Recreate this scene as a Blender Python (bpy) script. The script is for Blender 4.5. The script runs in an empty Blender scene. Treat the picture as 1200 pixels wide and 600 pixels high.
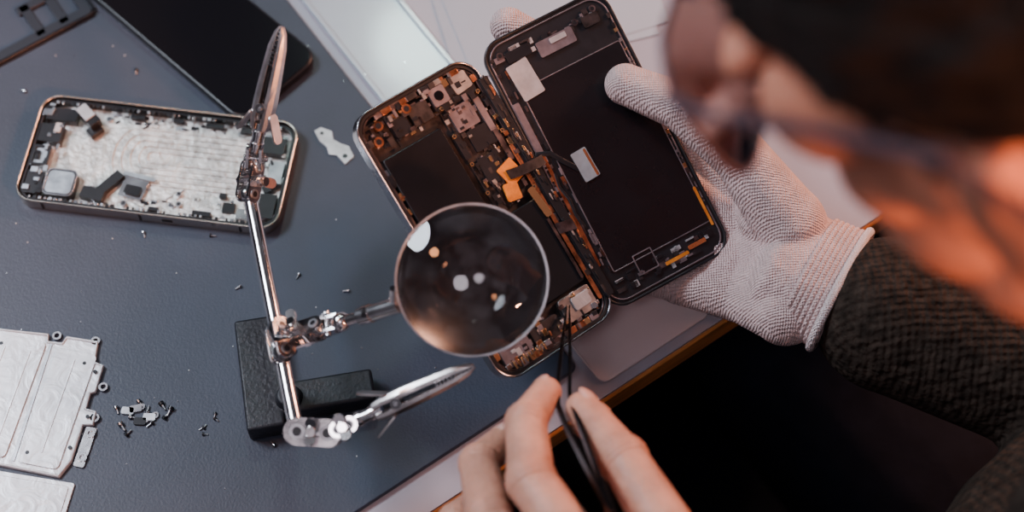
import bpy, bmesh, math, random
import mathutils
from mathutils import Vector, Matrix
random.seed(7)
SC = 0.01      # all layout numbers below are centimetres; table top is z=0 cm
ZT = 75.0      # table-top height above the floor (cm)
V = Vector
pi = math.pi
scn = bpy.context.scene

# ------------------------------------------------------------------ materials
MATS = {}
def mat(key, col, rough=0.5, metal=0.0, var=0.0, vscale=60, bump=0.0, bscale=300, spec=0.5,
        coat=0.0, trans=0.0, ior=1.45, sss=0.0, knit=0.0, kscale=240, wrinkle=0.0, wscale=40, rvar=0.0, col2=None, stretch=None):
    m = bpy.data.materials.new(key); m.use_nodes = True
    nt = m.node_tree; N = nt.nodes; L = nt.links
    b = N['Principled BSDF']
    b.inputs['Base Color'].default_value = (*col, 1)
    b.inputs['Roughness'].default_value = rough
    b.inputs['Metallic'].default_value = metal
    b.inputs['Specular IOR Level'].default_value = spec
    b.inputs['Coat Weight'].default_value = coat
    b.inputs['Coat Roughness'].default_value = 0.08
    b.inputs['Transmission Weight'].default_value = trans
    b.inputs['IOR'].default_value = ior
    if sss:
        b.inputs['Subsurface Weight'].default_value = sss
        b.inputs['Subsurface Radius'].default_value = (1.0, 0.35, 0.2)
        b.inputs['Subsurface Scale'].default_value = 0.006
    tc = N.new('ShaderNodeTexCoord')
    src = tc.outputs['Object']
    if stretch:
        mp = N.new('ShaderNodeMapping'); mp.inputs['Scale'].default_value = stretch
        L.new(src, mp.inputs['Vector']); src = mp.outputs['Vector']
    if var or rvar or col2:
        n = N.new('ShaderNodeTexNoise'); n.inputs['Scale'].default_value = vscale
        n.inputs['Detail'].default_value = 5; n.inputs['Roughness'].default_value = 0.6
        L.new(src, n.inputs['Vector'])
        r = N.new('ShaderNodeValToRGB')
        r.color_ramp.elements[0].position = 0.35; r.color_ramp.elements[1].position = 0.68
        c2 = col2 if col2 else tuple(min(1, c*(1+var)) for c in col)
        r.color_ramp.elements[0].color = (*[c*(1-var) for c in col], 1)
        r.color_ramp.elements[1].color = (*c2, 1)
        L.new(n.outputs['Fac'], r.inputs['Fac']); L.new(r.outputs['Color'], b.inputs['Base Color'])
        if rvar:
            mr = N.new('ShaderNodeMapRange')
            mr.inputs['To Min'].default_value = max(0, rough-rvar); mr.inputs['To Max'].default_value = min(1, rough+rvar)
            L.new(n.outputs['Fac'], mr.inputs['Value']); L.new(mr.outputs['Result'], b.inputs['Roughness'])
    hsrc = None
    def addh(sock, w):
        nonlocal hsrc
        mul = N.new('ShaderNodeMath'); mul.operation = 'MULTIPLY'; mul.inputs[1].default_value = w
        L.new(sock, mul.inputs[0])
        if hsrc is None: hsrc = mul.outputs[0]
        else:
            a = N.new('ShaderNodeMath'); a.operation = 'ADD'
            L.new(hsrc, a.inputs[0]); L.new(mul.outputs[0], a.inputs[1]); hsrc = a.outputs[0]
    if bump:
        n2 = N.new('ShaderNodeTexNoise'); n2.inputs['Scale'].default_value = bscale; n2.inputs['Detail'].default_value = 4
        L.new(src, n2.inputs['Vector']); addh(n2.outputs['Fac'], bump)
    if wrinkle:
        n3 = N.new('ShaderNodeTexNoise'); n3.inputs['Scale'].default_value = wscale; n3.inputs['Detail'].default_value = 3
        n3.inputs['Distortion'].default_value = 1.2
        L.new(src, n3.inputs['Vector']); addh(n3.outputs['Fac'], wrinkle)
    if knit:
        for ax in ('X', 'Y'):
            w = N.new('ShaderNodeTexWave'); w.wave_type = 'BANDS'; w.bands_direction = ax
            w.inputs['Scale'].default_value = kscale; w.inputs['Distortion'].default_value = 4.0
            w.inputs['Detail Scale'].default_value = 0.5
            L.new(src, w.inputs['Vector']); addh(w.outputs['Fac'], knit)
    if hsrc is not None:
        bp = N.new('ShaderNodeBump'); bp.inputs['Strength'].default_value = 1.0; bp.inputs['Distance'].default_value = 0.001
        L.new(hsrc, bp.inputs['Height']); L.new(bp.outputs['Normal'], b.inputs['Normal'])
    MATS[key] = m
    return m

mat('desk_mat', (0.036, 0.044, 0.067), 0.45, var=0.18, vscale=9, bump=0.12, bscale=900, rvar=0.08)
mat('laminate', (0.36, 0.34, 0.39), 0.35, var=0.08, vscale=6)
mat('wood', (0.54, 0.21, 0.055), 0.45, var=0.3, vscale=25, stretch=(1, 12, 12))
mat('floor', (0.012, 0.011, 0.014), 0.8, var=0.3, vscale=5)
mat('wall_paint', (0.10, 0.11, 0.14), 0.8, var=0.1, vscale=3)
mat('steel', (0.58, 0.57, 0.58), 0.22, 1.0, var=0.15, vscale=80, rvar=0.1)
mat('frame_steel', (0.34, 0.34, 0.37), 0.24, 1.0, var=0.15, vscale=80, rvar=0.1)
mat('steel_dull', (0.38, 0.38, 0.40), 0.4, 1.0, var=0.25, vscale=150, rvar=0.12)
mat('chrome', (0.78, 0.74, 0.73), 0.14, 1.0, var=0.12, vscale=120, rvar=0.08)
mat('clip_metal', (0.58, 0.54, 0.53), 0.30, 1.0, var=0.25, vscale=90, rvar=0.08)
mat('housing', (0.60, 0.54, 0.48), 0.27, 1.0, var=0.1, vscale=50)
mat('housing_in', (0.62, 0.61, 0.58), 0.45, 0.6, var=0.35, vscale=170, bump=0.9, bscale=420, rvar=0.1)
mat('cast_iron', (0.014, 0.015, 0.020), 0.45, var=0.3, vscale=120, bump=0.35, bscale=500)
mat('black_plastic', (0.011, 0.011, 0.014), 0.35, var=0.3, vscale=100)
mat('battery', (0.006, 0.006, 0.008), 0.25, var=0.3, vscale=30, wrinkle=0.25, wscale=25)
mat('screen_glass', (0.005, 0.005, 0.007), 0.12, spec=0.25)
mat('panel_back', (0.007, 0.006, 0.008), 0.27, var=0.3, vscale=20, rvar=0.08, wrinkle=0.06, wscale=20, spec=0.4)
mat('copper', (0.46, 0.19, 0.10), 0.30, 1.0, var=0.5, vscale=150, rvar=0.15)
mat('rose', (0.12, 0.095, 0.10), 0.34, 0.9, var=0.6, vscale=160, rvar=0.15)
mat('copper_foil', (0.95, 0.28, 0.04), 0.32, 0.4, var=0.3, vscale=200)
mat('pcb', (0.013, 0.011, 0.013), 0.4, var=0.6, vscale=250, col2=(0.036, 0.027, 0.028))
mat('gold', (0.66, 0.42, 0.22), 0.26, 1.0)
mat('chip', (0.011, 0.011, 0.014), 0.3, var=0.3)
mat('silver_tape', (0.50, 0.50, 0.52), 0.38, 0.5, var=0.2, vscale=90, wrinkle=0.2, wscale=150)
mat('pinksilver', (0.24, 0.20, 0.22), 0.33, 0.6, var=0.3, vscale=120)
mat('white_print', (0.5, 0.5, 0.5), 0.6)
mat('foil_plate', (0.74, 0.74, 0.76), 0.38, 0.3, var=0.10, vscale=40, wrinkle=0.45, wscale=90, rvar=0.12)
mat('paper', (0.38, 0.41, 0.46), 0.6, var=0.05, vscale=8)
mat('plastic_white', (0.34, 0.40, 0.46), 0.25, coat=0.3, var=0.05, vscale=10)
mat('plastic_pale', (0.66, 0.55, 0.55), 0.25, coat=0.3)
mat('dark_frame', (0.020, 0.023, 0.032), 0.35)
mat('skin', (0.56, 0.275, 0.195), 0.45, var=0.18, vscale=70, sss=0.2, bump=0.22, bscale=900, wrinkle=0.6, wscale=220)
mat('skin_face', (0.48, 0.20, 0.13), 0.5, var=0.1, vscale=30, sss=0.12, bump=0.15, bscale=600, spec=0.2)
mat('nail', (0.66, 0.38, 0.32), 0.2, sss=0.1, coat=0.4)
mat('glove', (0.66, 0.50, 0.49), 0.95, var=0.12, vscale=60, knit=0.4, kscale=290, bump=0.8, bscale=650, wrinkle=2.2, wscale=48, spec=0.2)
mat('glove_hem', (0.80, 0.70, 0.70), 0.9, knit=0.4, kscale=400)
mat('sweater', (0.026, 0.019, 0.015), 0.95, var=0.5, vscale=180, knit=0.40, kscale=105, bump=2.5, bscale=260, spec=0.15)
mat('trousers', (0.008, 0.010, 0.018), 0.9, var=0.2, vscale=60, bump=0.3, spec=0.2)
mat('shoe', (0.02, 0.016, 0.014), 0.5)
mat('hair', (0.008, 0.005, 0.004), 0.6, var=0.4, vscale=200, bump=2.0, bscale=350, stretch=(1, 4, 1), spec=0.2)
mat('eye_white', (0.45, 0.40, 0.38), 0.3)
mat('iris', (0.05, 0.03, 0.02), 0.2)
mat('glasses_frame', (0.045, 0.028, 0.04), 0.45, spec=0.4)
mat('glass', (1, 1, 1), 0.0, trans=1.0, ior=1.5)
mat('tweezer', (0.03, 0.03, 0.034), 0.2, 0.9)

def thin_glass(key, tint, mixf):
    m = bpy.data.materials.new(key); m.use_nodes = True
    nt = m.node_tree; nt.nodes.clear()
    o = nt.nodes.new('ShaderNodeOutputMaterial'); mx = nt.nodes.new('ShaderNodeMixShader')
    t = nt.nodes.new('ShaderNodeBsdfTransparent'); t.inputs['Color'].default_value = (*tint, 1)
    g = nt.nodes.new('ShaderNodeBsdfGlossy'); g.inputs['Roughness'].default_value = 0.05
    g.inputs['Color'].default_value = (0.7, 0.8, 1, 1)
    f = nt.nodes.new('ShaderNodeFresnel'); f.inputs['IOR'].default_value = 1.5
    a = nt.nodes.new('ShaderNodeMath'); a.operation = 'MULTIPLY_ADD'; a.inputs[1].default_value = 1.0; a.inputs[2].default_value = mixf
    nt.links.new(f.outputs[0], a.inputs[0]); nt.links.new(a.outputs[0], mx.inputs[0])
    nt.links.new(t.outputs[0], mx.inputs[1]); nt.links.new(g.outputs[0], mx.inputs[2]); nt.links.new(mx.outputs[0], o.inputs[0])
    MATS[key] = m
thin_glass('spectacle_lens', (0.74, 0.80, 0.97), 0.14)

# ------------------------------------------------------------------ geometry helpers
def basis(o, X, Y):
    X = V(X).normalized(); Y = V(Y); Y = (Y - X*Y.dot(X)).normalized(); Z = X.cross(Y)
    M = Matrix.Identity(4)
    for i in range(3):
        M[i][0] = X[i]; M[i][1] = Y[i]; M[i][2] = Z[i]; M[i][3] = o[i]
    return M
class Root:
    def __init__(s, name, o=(0, 0, 0), X=(1, 0, 0), Y=(0, 1, 0)):
        s.M = basis(o, X, Y); s.Mi = s.M.inverted()
        e = bpy.data.objects.new(name, None); e.empty_display_size = 0.02
        W = s.M.copy(); W[0][3] *= SC; W[1][3] *= SC; W[2][3] = (W[2][3]+ZT)*SC
        e.matrix_world = W; scn.collection.objects.link(e); s.e = e

def rr_poly(w, h, r, n=7):
    pts = []
    for cx, cy, a0 in ((w/2-r, h/2-r, 0), (-w/2+r, h/2-r, 90), (-w/2+r, -h/2+r, 180), (w/2-r, -h/2+r, 270)):
        for i in range(n+1):
            a = math.radians(a0+90*i/n); pts.append((cx+r*math.cos(a), cy+r*math.sin(a)))
    return pts

class Acc:
    def __init__(s, T=None):
        s.v = []; s.f = []; s.mi = []; s.mk = []; s.T = T or Matrix.Identity(4)
    def _m(s, k):
        if k not in s.mk: s.mk.append(k)
        return s.mk.index(k)
    def add(s, vs, fs, k):
        b = len(s.v); s.v += [s.T @ V(p) for p in vs]
        s.f += [[i+b for i in f] for f in fs]; s.mi += [s._m(k)]*len(fs)
    def box(s, c, d, k, rz=0, R=None):
        M = Matrix.Translation(V(c)) @ (R if R else Matrix.Rotation(math.radians(rz), 4, 'Z'))
        x, y, z = d[0]/2, d[1]/2, d[2]/2
        vs = [M @ V((a*x, b*y, e*z)) for a in (-1, 1) for b in (-1, 1) for e in (-1, 1)]
        s.add(vs, [(0, 1, 3, 2), (4, 6, 7, 5), (0, 4, 5, 1), (2, 3, 7, 6), (0, 2, 6, 4), (1, 5, 7, 3)], k)
    def prism(s, poly, z0, z1, k, M=None):
        M = M or Matrix.Identity(4); n = len(poly)
        vs = [M @ V((p[0], p[1], z0)) for p in poly]+[M @ V((p[0], p[1], z1)) for p in poly]
        fs = [list(range(n))[::-1], list(range(n, 2*n))]+[[i, (i+1) % n, n+(i+1) % n, n+i] for i in range(n)]
        s.add(vs, fs, k)
    def rrect(s, cx, cy, w, h, r, z0, z1, k, rz=0, n=6):
        s.prism(rr_poly(w, h, r, n), z0, z1, k, Matrix.Translation((cx, cy, 0)) @ Matrix.Rotation(math.radians(rz), 4, 'Z'))
    def rring(s, cx, cy, w, h, r, t, z0, z1, k, n=7, rz=0):
        M = Matrix.Translation((cx, cy, 0)) @ Matrix.Rotation(math.radians(rz), 4, 'Z')
        o = rr_poly(w, h, r, n); i_ = rr_poly(w-2*t, h-2*t, max(r-t, .02), n); c = len(o)
        vs = [M @ V((*p, z0)) for p in o]+[M @ V((*p, z1)) for p in o]+[M @ V((*p, z0)) for p in i_]+[M @ V((*p, z1)) for p in i_]
        fs = []
        for i in range(c):
            j = (i+1) % c
            fs += [[i, j, c+j, c+i], [2*c+i, 3*c+i, 3*c+j, 2*c+j], [c+i, c+j, 3*c+j, 3*c+i], [i, 2*c+i, 2*c+j, j]]
        s.add(vs, fs, k)
    def loft(s, secs, k, closed=False, caps=True):
        n = len(secs[0]); vs = [p for sec in secs for p in sec]; fs = []
        m = len(secs)
        for a in range(m if closed else m-1):
            b = (a+1) % m
            for i in range(n):
                j = (i+1) % n; fs.append([a*n+i, a*n+j, b*n+j, b*n+i])
        if caps and not closed: fs += [list(range(n))[::-1], [(m-1)*n+i for i in range(n)]]
        s.add(vs, fs, k)
    def cyl(s, p0, p1, r0, k, r1=None, n=20):
        r1 = r0 if r1 is None else r1
        p0 = V(p0); p1 = V(p1); d = (p1-p0).normalized(); q = d.to_track_quat('Z', 'Y')
        secs = [[p+q @ V((r*math.cos(2*pi*i/n), r*math.sin(2*pi*i/n), 0)) for i in range(n)] for p, r in ((p0, r0), (p1, r1))]
        s.loft(secs, k)
    def sphere(s, c, r, k, R=None, nu=20, nv=12):
        if not hasattr(r, '__len__'): r = (r, r, r)
        M = Matrix.Translation(V(c)) @ (R or Matrix.Identity(4)) @ Matrix.Diagonal((*r, 1))
        vs = [M @ V((0, 0, 1))]; fs = []
        for j in range(1, nv):
            t = pi*j/nv
            for i in range(nu):
                p = 2*pi*i/nu; vs.append(M @ V((math.sin(t)*math.cos(p), math.sin(t)*math.sin(p), math.cos(t))))
        vs.append(M @ V((0, 0, -1))); last = len(vs)-1
        for i in range(nu):
            fs.append([0, 1+i, 1+(i+1) % nu]); fs.append([last, 1+(nv-2)*nu+(i+1) % nu, 1+(nv-2)*nu+i])
            for j in range(nv-2):
                a = 1+j*nu; b = a+nu; fs.append([a+i, b+i, b+(i+1) % nu, a+(i+1) % nu])
        s.add(vs, fs, k)
    def tube(s, path, r, k, n=10, closed=False, flat=None, fl=0.25):
        path = [V(p) for p in path]; m = len(path); secs = []; up = None
        rs = r if hasattr(r, '__len__') else [r]*m
        for a in range(m):
            if closed: d = path[(a+1) % m]-path[a-1]
            else: d = path[min(a+1, m-1)]-path[max(a-1, 0)]
            d.normalize()
            if up is None:
                up = d.orthogonal().normalized() if flat is None else (V(flat)-d*V(flat).dot(d)).normalized()
            up = (up-d*up.dot(d)).normalized(); sd = d.cross(up)
            ff = fl if flat is not None else 1
            secs.append([path[a]+up*rs[a]*ff*math.cos(2*pi*i/n)+sd*rs[a]*math.sin(2*pi*i/n) for i in range(n)])
        s.loft(secs, k, closed)
    def capsule(s, p0, r0, p1, r1, k='skin', steps=None):
        p0 = V(p0); p1 = V(p1)
        s.cyl(p0, p1, r0*.98, k, r1*.98, n=20)
        s.sphere(p0, r0, k); s.sphere(p1, r1, k)
    def mesh(s, name):
        me = bpy.data.meshes.new(name)
        me.from_pydata([tuple(p*SC) for p in s.v], [], s.f)
        for k in s.mk: me.materials.append(MATS[k])
        me.polygons.foreach_set('material_index', s.mi)
        bm = bmesh.new(); bm.from_mesh(me); bmesh.ops.recalc_face_normals(bm, faces=bm.faces); bm.to_mesh(me); bm.free()
        return me
    def build(s, name, root=None, world=False, bevel=0.0, angle=35, seg=2):
        if world: s.v = [root.Mi @ p for p in s.v] if root else s.v
        me = s.mesh(name)
        me.shade_smooth(); me.set_sharp_from_angle(angle=math.radians(angle))
        o = bpy.data.objects.new(name, me); scn.collection.objects.link(o)
        if root: o.parent = root.e
        if bevel:
            b = o.modifiers.new('bevel', 'BEVEL'); b.width = bevel*SC; b.segments = seg; b.limit_method = 'ANGLE'
            b.angle_limit = math.radians(40); b.harden_normals = False
        return o

def organic(acc, name, root, voxel, smooth=6, mats=('skin',), post=None):
    """union of overlapping blobs -> one continuous smooth skin (voxel remesh + smooth, baked)"""
    acc.v = [root.Mi @ p for p in acc.v]
    me = acc.mesh(name+'_src'); o = bpy.data.objects.new(name+'_src', me); scn.collection.objects.link(o)
    r = o.modifiers.new('r', 'REMESH'); r.mode = 'VOXEL'; r.voxel_size = voxel*SC; r.adaptivity = 0
    sm = o.modifiers.new('s', 'SMOOTH'); sm.factor = 0.5; sm.iterations = smooth
    dg = bpy.context.evaluated_depsgraph_get(); dg.update()
    nm = bpy.data.meshes.new_from_object(o.evaluated_get(dg))
    bpy.data.objects.remove(o); nm.name = name
    nm.materials.clear()
    for k in mats: nm.materials.append(MATS[k])
    nm.polygons.foreach_set('material_index', [0]*len(nm.polygons))
    if post: post(nm, root)
    nm.shade_smooth()
    ob = bpy.data.objects.new(name, nm); scn.collection.objects.link(ob); ob.parent = root.e
    return ob

# ------------------------------------------------------------------ room + workbench
TX = V((.818, .575, 0)); TY = V((-.575, .818, 0))       # bench axes (front edge runs along TX)
TO = V((3.8, -7.4, 0))
def TB(x, y, z=0): return TO+TX*x+TY*y+V((0, 0, z))

fl = Acc(); fl.box((0, 0, -1), (600, 600, 2), 'floor'); fl.build('floor')
for nm, c, d in (('wall_back', (0, 300, 130), (600, 6, 260)), ('wall_left', (-300, 0, 130), (6, 600, 260)), ('wall_right', (300, 0, 130), (6, 600, 260))):
    b = Acc(); b.box((0, 0, 0), d, 'wall_paint'); o = b.build(nm); o.location = V(c)*SC
for nm, c, d in (('baseboard_back', (0, 296, 5), (590, 2, 10)), ('baseboard_left', (-296, 0, 5), (2, 590, 10)), ('baseboard_right', (296, 0, 5), (2, 590, 10))):
    b = Acc(); b.box((0, 0, 0), d, 'laminate'); o = b.build(nm, bevel=.3); o.location = V(c)*SC

bench = Root('workbench', TO, TX, TY)
a = Acc()
a.box((0, 37.5, -0.08), (150, 75, 0.16), 'laminate')
a.build('laminate_top', bench)
a = Acc()
a.box((0, 37.5, -1.0), (150.3, 75.3, 1.66), 'wood')
a.build('wooden_board', bench, bevel=0.15)
a = Acc()
for sx in (-70, 70):
    for sy in (8, 70): a.box((sx, sy, -38.4), (5, 5, 73.2), 'wood')
a.box((0, 70, -6), (138, 2.5, 8), 'wood')
a.build('legs', bench, bevel=0.3)

dm = Root('desk_mat', TB(-24.8, 24, 0), TX, TY)
a = Acc(); a.rrect(0, 0, 50, 44.5, .3, 0.0, .3, 'desk_mat'); a.build('mat_sheet', dm, bevel=.06)

# things lying on the bench at the upper right
r = Root('plastic_sheet', TB(2.9, 22, 0.02), TX, TY)
a = Acc(); a.rrect(0, 0, 4.2, 22, .5, 0, .14, 'plastic_white'); a.rring(0, 0, 4.2, 22, .5, .25, .14, .3, 'plastic_white'); a.build('sheet', r, bevel=.04)
r = Root('paper_document', TB(12, 23, 0.02), (1, .28, 0), (-.28, 1, 0))
a = Acc(); a.rrect(0, 0, 10.5, 14.8, .05, 0, .06, 'paper'); a.rrect(.3, .2, 10.5, 14.8, .05, .06, .10, 'paper', rz=4); a.build('sheets', r)
r = Root('plastic_card', TB(3.8, 2.75, .02), TX, TY)
a = Acc(); a.rrect(0, 0, 6.3, 4.6, .5, 0, .16, 'plastic_pale'); a.rring(0, 0, 6.3, 4.6, .5, .08, .16, .2, 'plastic_pale'); a.build('card', r, bevel=.03)

# dark bezel frame, upper left
r = Root('bezel_frame', TB(-15.2, 37.8, 0.3), TX, TY)
a = Acc()
a.rring(0, 0, 14, 12.4, .3, .55, 0, .18, 'dark_frame')
a.rring(0, 0, 14.3, 12.7, .4, .08, 0, .24, 'black_plastic')
a.box((5.5, -4.9, .09), (.5, 2.2, .18), 'dark_frame'); a.box((4.2, -4.9, .09), (.5, 2.2, .18), 'dark_frame')
a.box((4.9, -4.0, .09), (2.2, .5, .18), 'dark_frame')
a.build('frame', r, bevel=.03)

# dark smartphone lying on mat
r = Root('smartphone', (-15.9, 13.1, 0.3), (.731, -.683, 0), (.683, .731, 0))
a = Acc()
a.rrect(0, 0, 12.6, 5.3, .9, 0.0, .55, 'black_plastic', n=10)
a.build('body', r, bevel=.12, seg=3)
a = Acc()
a.rrect(0, 0, 12.35, 5.05, .8, .55, .60, 'screen_glass', n=10)
a.cyl((5.5, 0, .6), (5.5, 0, .612), .42, 'black_plastic'); a.rrect(-5.4, 0, .12, .9, .05, .6, .61, 'black_plastic')
a.build('display', r)

# ------------------------------------------------------------------ opened smartphone housing (left)
r = Root('smartphone_housing', (-16.88, 4.64, 0.3), (.991, -.134, 0), (.134, .991, 0))
a = Acc()
a.rrect(0, 0, 12.5, 5.8, .85, 0, .12, 'housing_in', n=10)
a.rring(0, 0, 12.7, 6.0, .95, .11, 0, .72, 'housing', n=12)
a.build('shell', r, bevel=.04)
a = Acc()
a.rring(0, 0, 12.4, 5.7, .85, .12, .12, .55, 'chip')
for i in range(46):   # clip notches along rim
    x = -5.6+i*.25
    for sy in (-1, 1):
        if random.random() < .8: a.box((x, sy*2.66, .5), (random.uniform(.06, .2), .14, .14), random.choice(['steel', 'black_plastic', 'steel_dull', 'chip']))
# shallow U-shaped ribs pressed in the back plate, open to the right
for k_ in range(5):
    h = 1.5-k_*.3; x0 = -2.4+k_*.42
    pts = [(5.0, .45+h, .11)]
    pts += [(x0+h*.6-h*.6*math.sin(pi*j/12), .45+h*math.cos(pi*j/12), .11) for j in range(13)]
    pts += [(5.0, .45-h, .11)]
    a.tube(pts, .06, 'housing_in', n=8)
a.rrect(4.6, -.2, 1.3, 4.6, .3, .12, .2, 'housing_in')
for i in range(90):
    x = random.uniform(-3, 5.5); y = random.choice((random.uniform(-2.5, -1.3), random.uniform(2.1, 2.6)))
    a.box((x, y, .15), (random.uniform(.08, .5), random.uniform(.05, .2), .06), random.choice(['steel_dull', 'housing_in', 'chip', 'steel', 'housing_in']), rz=random.choice((0, 0, 45)))
for x, y, w_, h_ in ((-1.6, 2.45, .7, .25), (.4, 2.5, .5, .2), (2.2, 2.45, .9, .22), (3.8, 2.4, .6, .3), (2.6, -2.4, .9, .25), (.3, -2.45, .5, .2), (3.4, -1.3, .35, .25)):
    a.box((x, y, .28), (w_, h_, .2), 'chip')
a.build('back_plate', r, bevel=.01)
a = Acc()   # left-end components
a.rrect(-4.35, -1.75, 1.5, 1.45, .3, .12, .58, 'black_plastic'); a.rring(-4.35, -1.75, 1.5, 1.45, .3, .07, .58, .62, 'steel')
a.rrect(-4.35, -1.75, 1.25, 1.2, .22, .58, .61, 'steel_dull')
a.box((-5.6, -1.9, .35), (.8, 1.2, .5), 'black_plastic'); a.box((-5.65, -.4, .3), (.85, 1.1, .45), 'steel_dull')
a.rring(-5.65, -.4, .85, 1.1, .1, .12, .5, .62, 'black_plastic')
a.box((-5.5, .9, .35), (1.1, 1.0, .45), 'black_plastic'); a.box((-5.2, 2.0, .35), (1.5, .7, .45), 'chip')
a.box((-5.9, 2.0, .6), (.5, .35, .1), 'steel'); a.box((-5.2, 1.2, .6), (.3, .5, .1), 'white_print')
a.box((-2.2, -1.55, .3), (.5, 1.9, .3), 'black_plastic', rz=-35); a.box((-2.7, -2.1, .35), (1.1, .6, .4), 'black_plastic', rz=-8)
a.rrect(-.9, -1.35, 1.2, 1.3, .1, .12, .3, 'steel', rz=-8); a.rrect(-.9, -1.6, .8, .5, .08, .3, .4, 'chip', rz=-8)
a.rrect(-.75, -.8, 1.6, .22, .08, .3, .36, 'steel_dull', rz=-8)
a.box((-3.75, 1.85, .62), (.95, .6, .55), 'chip', rz=-40); a.box((-4.0, 2.05, .92), (.85, .55, .08), 'silver_tape', rz=-40)
a.box((-3.5, 1.4, .35), (.5, .7, .3), 'black_plastic', rz=-40)
for x, y in ((1.3, -1.45), (5.3, .7), (5.5, 2.0), (-3.0, 2.2), (4.6, -2.1), (1.4, -2.0), (-1.2, -2.3)):
    a.cyl((x, y, .12), (x, y, .3), .14, 'steel', n=14); a.cyl((x, y, .3), (x, y, .31), .08, 'chip', n=10)
# right end
a.box((5.6, -1.7, .35), (.8, 1.3, .45), 'black_plastic'); a.box((5.65, .2, .3), (.7, 1.2, .4), 'steel_dull')
a.box((5.3, 1.6, .4), (1.1, .9, .4), 'chip'); a.box((4.7, -2.2, .3), (.9, .5, .3), 'steel'); a.box((3.8, -1.9, .25), (.6, .5, .2), 'chip')
for i in range(34):
    a.box((random.uniform(4.6, 6.0), random.uniform(-2.5, 2.5), random.uniform(.3, .5)), (random.uniform(.1, .4), random.uniform(.1, .4), .12), random.choice(['chip', 'steel', 'chip', 'housing_in', 'rose']), rz=random.choice((0, 0, 30)))
for i in range(30):
    a.box((random.uniform(-6.0, -4.9), random.uniform(-2.4, 2.5), random.uniform(.5, .66)), (random.uniform(.1, .35), random.uniform(.1, .35), .1), random.choice(['chip', 'steel', 'steel_dull', 'chip']))
a.build('components', r, bevel=.02)
a = Acc()    # side seams on the bottom rim
for x in (-4.9, -.2, 4.6): a.box((x, -3.0, .38), (.12, .04, .5), 'black_plastic')
a.box((1.1, -3.0, .36), (.5, .05, .18), 'chip'); a.build('seams', r)

# ------------------------------------------------------------------ disassembled phone held in the gloved hand
BX = V((.508, -.728, -.46)); BY = V((.778, .617, -.117)); BC = V((-1.16, -1.75, 6.68))
ph = Root('disassembled_smartphone', BC, BX, BY)
a = Acc()
a.rrect(0, 0, 12.8, 6.25, .95, -.42, -.30, 'black_plastic', n=10)
a.rring(0, 0, 13.0, 6.42, 1.05, .10, -.45, .22, 'frame_steel', n=12)
a.build('chassis', ph, bevel=.05, seg=3)
a = Acc()
a.rring(0, 0, 12.78, 6.20, .97, .14, -.3, .14, 'black_plastic', n=10)
a.rring(0, 0, 12.50, 5.92, .9, .08, -.3, .10, 'rose', n=10)
for i in range(150):
    side = random.choice((0, 1, 2, 3)); L_ = random.uniform(.08, .5)
    k_ = random.choice(['rose', 'gold', 'pcb', 'copper', 'chip', 'steel_dull', 'chip', 'pinksilver'])
    if side == 0: a.box((random.uniform(-5.4, 5.4), -2.82, random.uniform(-.1, .14)), (L_, .22, .1), k_)
    elif side == 1: a.box((random.uniform(-5.6, 5.6), 2.85, random.uniform(-.1, .16)), (L_, .24, .12), k_)
    elif side == 2: a.box((-6.1, random.uniform(-2.2, 2.2), random.uniform(-.1, .14)), (.25, L_, .1), k_)
    else: a.box((6.1, random.uniform(-2.3, 2.3), random.uniform(-.1, .14)), (.28, L_, .12), k_)
a.box((0, 0, -.27), (12.0, 5.5, .06), 'pcb')
a.build('inner_frame', ph, bevel=.015)
a = Acc()
a.rrect(-2.25, -1.2, 4.2, 3.1, .15, -.24, .12, 'battery')
a.rrect(2.25, -1.85, 4.6, 1.9, .15, -.24, .12, 'battery')
a.rrect(2.45, 1.0, 4.2, 3.2, .15, -.24, .13, 'battery')
a.build('battery', ph, bevel=.05)
a = Acc()
a.box((-.9, -1.0, .125), (.035, .7, .01), 'white_print'); a.box((-.78, -1.0, .125), (.03, .55, .01), 'white_print')
a.box((-.6, -1.3, .125), (.05, .7, .012), 'white_print')
tri = [(-.75, -2.1), (-.5, -1.92), (-.5, -2.28)]
a.tube([(*p, .125) for p in tri], .018, 'white_print', n=4, closed=True)
a.build('warning_label', ph)
a = Acc()   # logic board strip
a.rrect(-2.6, 1.75, 5.4, 2.1, .15, -.24, -.05, 'pcb')
a.rrect(-4.25, 1.55, 1.1, 1.15, .08, -.05, .12, 'pinksilver'); a.rrect(-3.1, 1.9, 1.0, 1.3, .06, -.05, .1, 'chip')
a.rrect(-1.75, 1.5, 1.2, 1.0, .06, -.05, .12, 'chip'); a.rrect(-1.15, 2.1, 1.0, .9, .06, .1, .16, 'copper_foil', rz=15)
a.rrect(-.4, 1.7, .8, .7, .1, .1, .2, 'copper_foil', rz=-10); a.rrect(-2.4, 2.5, 1.6, .25, .05, .05, .14, 'rose')
a.rrect(-3.9, 2.45, 1.6, .3, .05, .0, .14, 'pinksilver'); a.rrect(-3.2, .75, 1.3, .3, .05, -.05, .12, 'chip')
for i in range(150):
    a.box((random.uniform(-5.2, 0), random.uniform(.75, 2.7), random.uniform(-.03, .12)), (random.uniform(.06, .35), random.uniform(.06, .25), .08), random.choice(['rose', 'copper', 'chip', 'chip', 'pinksilver', 'steel_dull', 'pcb', 'chip', 'gold', 'chip', 'pcb']))
for p in ((-5.0, .8), (-3.7, .65), (-2.3, .7), (-.9, .65), (-4.9, 2.7), (-2.9, 2.75), (-.1, 2.7)):
    a.cyl((*p, .05), (*p, .2), .1, 'gold', n=12); a.cyl((*p, .2), (*p, .205), .05, 'chip', n=8)
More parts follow.
